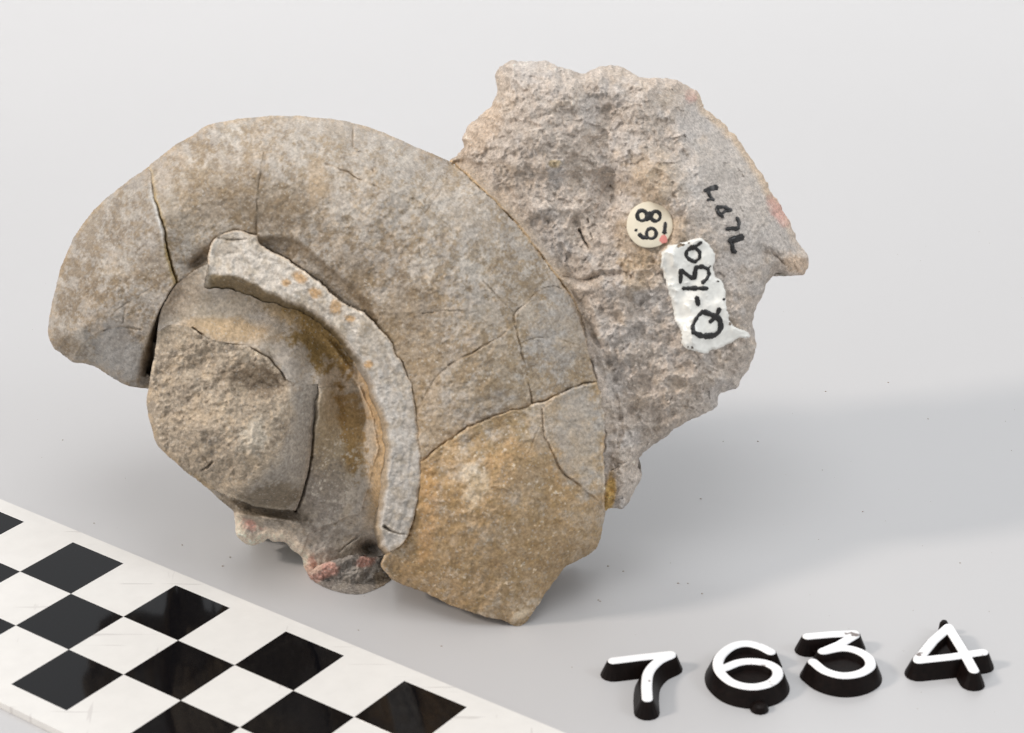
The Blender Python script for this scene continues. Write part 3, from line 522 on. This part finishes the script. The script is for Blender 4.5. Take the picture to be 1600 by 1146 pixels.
# paint patch
PP = curve(Z([(300,470),(340,430),(420,410),(500,385),(560,385),(610,420),(640,470),(650,520),(630,560),(650,620),(700,670),(710,760),(715,830),(740,900),(780,950),(850,980),(860,1010),(800,1020),(740,1050),(660,1090),(570,1110),(500,1095),(430,1050),(415,1000),(420,960),(390,900),(375,820),(350,730),(325,650),(300,560),(300,470)]), 1.6, sc_=4)
PP = join(PP)
def blur(A, n):
    for _ in range(n):
        A = (A+np.roll(A, 1, 0)+np.roll(A, -1, 0)+np.roll(A, 1, 1)+np.roll(A, -1, 1))/5
    return A
Hp = np.maximum(blur(Hf, 40)+.012, Hf+.003); Hp = .6*blur(Hp, 3)+.4*Hp+.004
def hp(x, y):
    global Hf
    keep = Hf; Hf = Hp; r = hs(x, y); Hf = keep; return r
def paint():
    M = inside(PP); D, Nx, Ny = dist_field([PP], 12, True, True)
    holes = fbm(GX, GY, 9, 3, 6, .7) > .52
    ok = (M | (D < .5*ST)) & ~(holes & (D < 5)) ; px = GX.copy(); py = GY.copy(); sn = ok & (D < .55*ST); px[sn] = Nx[sn]; py[sn] = Ny[sn]
    q = ok[:-1, :-1] & ok[1:, :-1] & ok[:-1, 1:] & ok[1:, 1:]; ids = np.arange(NX*NY).reshape(NY, NX)
    F = np.stack([ids[1:, :-1][q], ids[1:, 1:][q], ids[:-1, 1:][q], ids[:-1, :-1][q]], 1); used = np.unique(F); rm = np.full(NX*NY, -1); rm[used] = np.arange(len(used))
    x = px.ravel()[used]; y = py.ravel()[used]; d = D.ravel()[used]
    h = Hp.ravel()[used]+.024*smooth(0, 3, d)-.006*(1-smooth(0, 1.5, d))+.004
    return mesh_np('paint_label', on_slab(x, y, h), rm[F], M_PAINT, fossil)
pl = paint(); pl['label'] = 'glossy white painted strip lettered Q-13a'
STQ = [(Z([(500,432),(462,462),(458,490),(480,515),(515,530),(545,505),(545,465),(515,440),(500,432)]),4.6),(Z([(495,445),(530,425),(556,405)]),4.6),
 (Z([(422,662),(425,620),(424,580),(455,605),(490,630),(512,632),(516,595),(522,566),(560,560),(598,575),(606,610),(590,640),(562,664)]),5.2),(Z([(440,700),(520,698),(595,700)]),5.2),(Z([(526,756),(532,780),(536,804)]),6.2),
 (Z([(570,845),(535,875),(510,915),(500,945),(503,965)]),4.6),(Z([(500,975),(530,992),(560,1004),(600,1004),(640,1000),(668,978),(682,945),(675,905),(655,880),(615,865),(570,848)]),6.0),(Z([(610,915),(640,890),(660,860),(672,828)]),4.4),(Z([(650,890),(625,872)]),4.2),(Z([(699,766),(702,772)]),3.4)]
ribbons('label_lettering', STQ, hp, .036, M_INK, pl)
Z2 = lambda L: [(937+a*.2722, 266+b*.2722) for a, b in L]
STN = [(Z2([(602,118),(640,106),(676,98)]),5.6),(Z2([(622,120),(634,150),(656,172)]),4.4),(Z2([(618,172),(640,166),(656,170)]),4.4),
 (Z2([(670,218),(682,246),(708,270)]),4.4),(Z2([(670,214),(715,211),(757,232)]),4.2),(Z2([(706,248),(720,236),(746,236)]),3.0),
 (Z2([(788,272),(801,300),(796,336)]),4.6),(Z2([(728,339),(765,334),(795,340)]),5.0),(Z2([(744,403),(780,396),(824,384)]),7.0),(Z2([(746,405),(762,428),(764,470),(784,468)]),5.2),(Z2([(806,375),(820,392)]),5.4)]
ribbons('ink_number', [(p_, w_*.85) for p_, w_ in STN], hs, .02, M_INK, fossil, 3)
# round paper tag
def round_tag():
    cx, cy, R = 1015., 351.6, 36.3; hc = float(np.nanmax(hs(np.linspace(cx-24, cx+24, 9), np.full(9, cy))))+.07
    n = 72; a = np.arange(n)*2*math.pi/n; rr = R*(1+.008*np.sin(3*a+1)+.006*np.sin(7*a)); V = []
    tilt = lambda x, y: hc+(x-cx)*-.0006+(y-cy)*.0012
    for f, dh in ((.0, .06), (.5, .061), (.96, .06), (.995, .052), (1.0, .035), (1.0, -.10)):
        x = cx+rr*f*np.cos(a); y = cy+rr*f*np.sin(a); V.append(on_slab(x, y, tilt(x, y)+dh))
    V = np.vstack(V); F = []
    for r in range(5):
        for i in range(n): j = (i+1) % n; F.append((r*n+i, r*n+j, (r+1)*n+j, (r+1)*n+i))
    F = np.array(F)[n*0:]; o = mesh_np('round_tag', V, F[:, ::-1], M_TAG, fossil); o['label'] = 'small round cream tag with a handwritten 68'
    tf = lambda x, y: tilt(x, y)+.0615
    ring = lambda ex, ey, rx, ry, a0=0, a1=360: Z([(ex+rx*math.cos(math.radians(t)), ey+ry*math.sin(math.radians(t))) for t in np.linspace(a0, a1, 22)])
    ribbons('tag_lettering', [(ring(176,234,30,33,20,375),3.6),(ring(264,238,29,31),3.6),(Z([(200,262),(222,238),(228,214)]),5.2),(ring(236,348,31,33),3.4),(Z([(136,324),(140,330)]),3.6),(Z([(158,352),(178,372),(212,378)]),4.2),(Z([(326,282),(322,315),(320,345)]),5.6)], tf, .004, M_INK, o, 5)
    ribbons('tag_smudge', [(Z([(318,366),(308,402)]),6.0)], tf, .003, M_RED, o, 6)
round_tag()

# ------------------------------------------------------------------ table
def table():
    m, nt, b, N, L = new_mat('white_acrylic'); tc = N.new('ShaderNodeTexCoord')
    b.inputs['Base Color'].default_value = (.495, .493, .50, 1); b.inputs['Roughness'].default_value = .3; b.inputs['Specular IOR Level'].default_value = .75
    n = N.new('ShaderNodeTexNoise'); n.inputs['Scale'].default_value = 9; n.inputs['Detail'].default_value = 3; L.new(tc.outputs['Object'], n.inputs['Vector'])
    mr = N.new('ShaderNodeMapRange'); mr.inputs['To Min'].default_value = .24; mr.inputs['To Max'].default_value = .42; L.new(n.outputs['Fac'], mr.inputs['Value']); L.new(mr.outputs['Result'], b.inputs['Roughness'])
    s = 120.; g = 24; xs = np.linspace(-s, s, g); X, Y = np.meshgrid(xs, xs); V = np.stack([X.ravel(), Y.ravel(), np.zeros(g*g)], 1); ids = np.arange(g*g).reshape(g, g)
    F = np.stack([ids[:-1, :-1].ravel(), ids[:-1, 1:].ravel(), ids[1:, 1:].ravel(), ids[1:, :-1].ravel()], 1)
    o = mesh_np('table_surface', V, F, m, None, False); tag(o, 'smooth glossy white tabletop under everything', kind='structure')
table()
def unseen_reflector():  # added card out of view; its reflection brightens the far table
    m = plain('white_reflector_card', (.80, .80, .80), .7, .3, .02, 30.); P = [(84+0, .0), (84.6, 2), (86, 6), (88, 12), (89.5, 20), (90.5, 30), (91, 38)]; V = []; F = []
    P2 = P+[(y+.3, z) for y, z in P[::-1]]; n = len(P2)
    for x in (-118, 118): V += [(x, y, z+.01) for y, z in P2]
    F = [(i, (i+1) % n, n+(i+1) % n, n+i) for i in range(n)]; tag(mesh_np('unseen_reflector', V, F, m), 'unseen white card added behind the table for its reflection', kind='structure')
unseen_reflector()

# ------------------------------------------------------------------ checkered scale
M_CARD = plain('white_scale_plastic', (.71, .695, .67), .22, .5, .03, 400.); M_BLK = plain('black_scale_print', (.003, .003, .004), .07, .30)
BO = np.array([-6.22795, -5.79242]); PHI = -0.62872
TH = .10
def bxy(u, v): c, s = math.cos(PHI), math.sin(PHI); return CAM[:2]+(np.array([BO[0]+c*u+s*v, BO[1]+s*u-c*v])-CAM[:2])*(1-TH/CAM[2])
board = empty('scale_board'); tag(board, 'white scale card with three rows of black checks, at lower left', 'scale card')
TH = .10
def prism(name, pts, z0, z1, mat, parent, bev=.012):
    pts = np.array(pts); c = pts.mean(0); n = len(pts); inn = c+(pts-c)*(1-bev/np.hypot(*(pts-c).T)[:, None])
    V = np.vstack([np.c_[pts, np.full(n, z0)], np.c_[pts, np.full(n, z1-bev*.8)], np.c_[inn, np.full(n, z1)]]); me = bpy.data.meshes.new(name)
    F = [[i, (i+1) % n, n+(i+1) % n, n+i] for i in range(n)]+[[n+i, n+(i+1) % n, 2*n+(i+1) % n, 2*n+i] for i in range(n)]+[list(range(2*n, 3*n)), list(range(n-1, -1, -1))]
    me.from_pydata((V*CM).tolist(), [], F); me.update(); me.materials.append(mat); o = bpy.data.objects.new(name, me); col.objects.link(o); o.parent = parent; return o
prism('card', [bxy(-14, 3.36), bxy(14, 3.36), bxy(14, -.27), bxy(-14, -.27)], .004, TH, M_CARD, board)
for u in range(-14, 13):
    for v in range(3):
        if (u+v) % 2 == 0 and u > -4:
            prism('check', [bxy(u, v+1), bxy(u+1, v+1), bxy(u+1, v), bxy(u, v)], TH-.01, TH+.002, M_BLK, board, .0012)

# ------------------------------------------------------------------ numerals
M_NB = plain('black_numeral_plastic', (.006, .003, .0024), .42, .14, .5, 1400.); M_NW = plain('white_numeral_paint', (.86, .86, .87), .35, .5, .03, 900.)
def chips(mat, scale, thr, dark, stretch=(1, 1, 1)):          # small worn marks: noise cut at a threshold
    nt = mat.node_tree; N, L = nt.nodes, nt.links; b = N['Principled BSDF']; src = b.inputs['Base Color'].links[0].from_socket
    tc = N.new('ShaderNodeTexCoord'); mp = N.new('ShaderNodeMapping'); mp.inputs['Scale'].default_value = stretch; L.new(tc.outputs['Object'], mp.inputs['Vector'])
    n = N.new('ShaderNodeTexNoise'); n.inputs['Scale'].default_value = scale; n.inputs['Detail'].default_value = 3; L.new(mp.outputs[0], n.inputs['Vector'])
    m = N.new('ShaderNodeMapRange'); m.inputs['From Min'].default_value = thr; m.inputs['From Max'].default_value = thr+.03; L.new(n.outputs['Fac'], m.inputs['Value'])
    x = N.new('ShaderNodeMix'); x.data_type = 'RGBA'; L.new(m.outputs['Result'], x.inputs['Factor']); L.new(src, x.inputs['A']); x.inputs['B'].default_value = (*dark, 1); L.new(x.outputs['Result'], b.inputs['Base Color'])
chips(M_NW, 380, .655, (.20, .17, .16))
chips(M_CARD, 60, .665, (.60, .58, .56), (1, 14, 1)); chips(M_CARD, 55, .675, (.61, .59, .57), (12, 1.5, 1))
HN = .23
def stroke3(V, F, p, wt, wb, z0, z1, ramp=0.):
    p = np.array(p); t = np.gradient(p, axis=0); t /= np.hypot(*t.T)[:, None]; n = np.stack([-t[:, 1], t[:, 0]], 1); secs = []
    K = 7
    for i in range(len(p)): secs.append((p[i], n[i], t[i], 0., i))
    base = len(V)
    def sec(c, d, wt_, wb_, zz):
        b_ = len(V); bev = min(.012, wt_*.2)
        for wx, z in ((wb_, z0), (wt_, z1-bev), (wt_-bev, z1), (-(wt_-bev), z1), (-wt_, z1-bev), (-wb_, z0)):
            q = c+d*wx; V.append((q[0], q[1], z+(zz if z > z0 else 0)))
        return b_
    rows = []
    for i in range(len(p)): rows.append(sec(p[i], n[i], wt, wb, ramp*i))
    for a, b in zip(rows[:-1], rows[1:]):
        for j in range(5): F.append((a+j, a+j+1, b+j+1, b+j))
    for e, sg in ((0, -1), (-1, 1)):            # round caps
        c = p[e]; zz = ramp*(0 if e == 0 else len(p)-1); bev = min(.012, wt*.2); fan = []
        for k in range(K+1):
            a = math.pi*k/K; d = n[e]*math.cos(a)+t[e]*sg*math.sin(a); b_ = len(V)
            for wx, z in ((wb, z0), (wt, z1-bev), (wt-bev, z1), (0, z1)):
                q = c+d*wx; V.append((q[0], q[1], z+(zz if z > z0 else 0)))
            fan.append(b_)
        for a, b in zip(fan[:-1], fan[1:]):
            for j in range(3): F.append((a+j, b+j, b+j+1, a+j+1) if sg > 0 else (a+j, a+j+1, b+j+1, b+j))
def numeral(name, strokes, label, fills, nubs, hw=.068):
    rt = empty(name); tag(rt, label, 'numeral'); rt['group'] = 'plastic numerals in a row'
    V, F = [], []; V2, F2 = [], []; zb = 0.
    for st in strokes:
        px = curve(st[0], 0, 1.6, st[1]); P = on_table(px[:, 0], px[:, 1], HN)[:, :2]
        seg = np.hypot(*np.diff(P, axis=0).T); s = np.insert(np.cumsum(seg), 0, 0); t = np.linspace(0, s[-1], int(s[-1]/.022)+2); P = np.stack([np.interp(t, s, P[:, 0]), np.interp(t, s, P[:, 1])], 1)
        stroke3(V, F, P, hw+.012, hw+.094, .004, HN-.016+zb, .00008); stroke3(V2, F2, P, hw, hw+.006, HN-.03, HN+zb, .00008); zb += .0006
    for f, zt in fills:
        P = on_table(*np.array(f, float).T, HN)[:, :2]; c = P.mean(0); n = len(P); b = len(V)
        V += [(q[0], q[1], zt) for q in P]+[(c[0], c[1], zt-.004)]; F += [(b+i, b+(i+1) % n, b+n, b+n) for i in range(n)]
    for (x, y), r, zt in nubs:
        c = on_table(x, y, zt*.8)[0]; n = 12; b = len(V)
        for rr, z in ((r, .004), (r*.8, zt*.8), (r*.5, zt), (.0, zt)):
            V += [(c[0]+rr*math.cos(2*math.pi*i/n), c[1]+rr*math.sin(2*math.pi*i/n), z) for i in range(n)]
        for q in range(3): F += [(b+q*n+i, b+q*n+(i+1) % n, b+(q+1)*n+(i+1) % n, b+(q+1)*n+i) for i in range(n)]
    for nm, vv, ff, mt in (('base', V, F, M_NB), ('face', V2, F2, M_NW)):
        me = bpy.data.meshes.new(nm); me.from_pydata((np.array(vv)*CM).tolist(), [], [tuple(dict.fromkeys(f)) for f in ff]); me.update(); me.materials.append(mt)
        o = bpy.data.objects.new(nm, me); col.objects.link(o); o.parent = rt
numeral('numeral', [([(958,1031.5),(1000,1026.5),(1048,1021.5)], False), ([(1048,1023),(1028,1033),(1014,1049),(1010.5,1068),(1011.4,1091)], True)], 'black plastic 7 with a white painted face, first of the row', [], [])
numeral('numeral', [([(1204,1017.5),(1188,1009.5),(1166.5,1004.8),(1145,1009),(1128,1021.8),(1121.9,1035.6),(1126,1050.5),(1141,1064.3),(1160,1071.3),(1181.4,1072.8),(1202.6,1067.5),(1214.3,1056.9),(1213.3,1045.2),(1198.4,1036.7),(1175,1033.5),(1153.8,1035.6),(1132,1044)], True)],
 'black plastic 6 with a white painted face, between the 7 and the 3', [([(1145,1009),(1166,1005),(1190,1011),(1206,1020),(1216,1045),(1200,1037),(1175,1033),(1150,1036),(1128,1045),(1123,1034),(1129,1021)], .15), ([(1141,1042),(1160,1036),(1180,1034),(1200,1038),(1214,1050),(1203,1066),(1180,1072),(1158,1070),(1135,1058)], .16)], [((1187,1101), .12, .10)])
numeral('numeral', [([(1262,993.5),(1298,990.5),(1335,989)], False), ([(1335,992),(1312,1006),(1286,1017)], False), ([(1286,1017),(1315,1012),(1338.8,1016),(1357,1027.5),(1359,1041.5),(1341,1052.4),(1315,1055.2),(1289,1048),(1270.5,1034)], True)],
 'black plastic 3 with a chipped white face, between the 6 and the 4', [([(1286,1017),(1315,1012),(1340,1017),(1358,1030),(1357,1044),(1338,1053),(1312,1055),(1288,1047),(1272,1034)], .14), ([(1262,994),(1298,991),(1335,990),(1312,1006),(1286,1016)], .08)], [])
numeral('numeral', [([(1521.6,1046),(1505,1016),(1482,979)], False), ([(1482,979),(1457.5,1001),(1435,1029)], False), ([(1435,1031),(1484,1026),(1536,1018.5)], False)],
 'black plastic 4 with a white painted face, last of the row', [([(1482,979),(1435,1030),(1505,1024)], .13)], [((1475,975), .075, .20)])

# ------------------------------------------------------------------ dust on the table
def dust():
    R = random.Random(4); V = []; F = []
    spots = [(575+420,569//1+400)]
    L = [(98+0,688),(147,818),(285,852),(360,871),(348,885),(1184,690),(1130,690),(1348,800),(1285,735),(1097,928),(935,938),(1060,912),(990,602),(1388,598),(950,885),(974,893),(938,940),(1500,880),(1290,612),(1450,655),(1075,912),(894,1043),(1095,780),(560,985),(690,1010)]
    L += [(R.uniform(0, 1600), R.uniform(300, 1146)) for _ in range(110)]
    for i, (x, y) in enumerate(L):
        c = on_table(x, y)[0]; r = R.uniform(.010, .022) if i < 25 else R.uniform(.003, .009); b = len(V); n = 6; a0 = R.random()*6
        for q in range(n): a = a0+q*1.047; k = r*R.uniform(.6, 1.3); V.append((c[0]+k*math.cos(a), c[1]+k*math.sin(a)*.8, .002))
        V.append((c[0], c[1], .004+r*.5)); F += [(b+q, b+(q+1) % n, b+n) for q in range(n)]
    me = bpy.data.meshes.new('dust'); me.from_pydata((np.array(V)*CM).tolist(), [], F); me.update(); me.materials.append(plain('dust_grains', (.34, .29, .25), .8)); o = bpy.data.objects.new('dust', me); col.objects.link(o)
    tag(o, 'fine dark dust grains scattered over the white table', 'dust', kind='stuff')
dust()
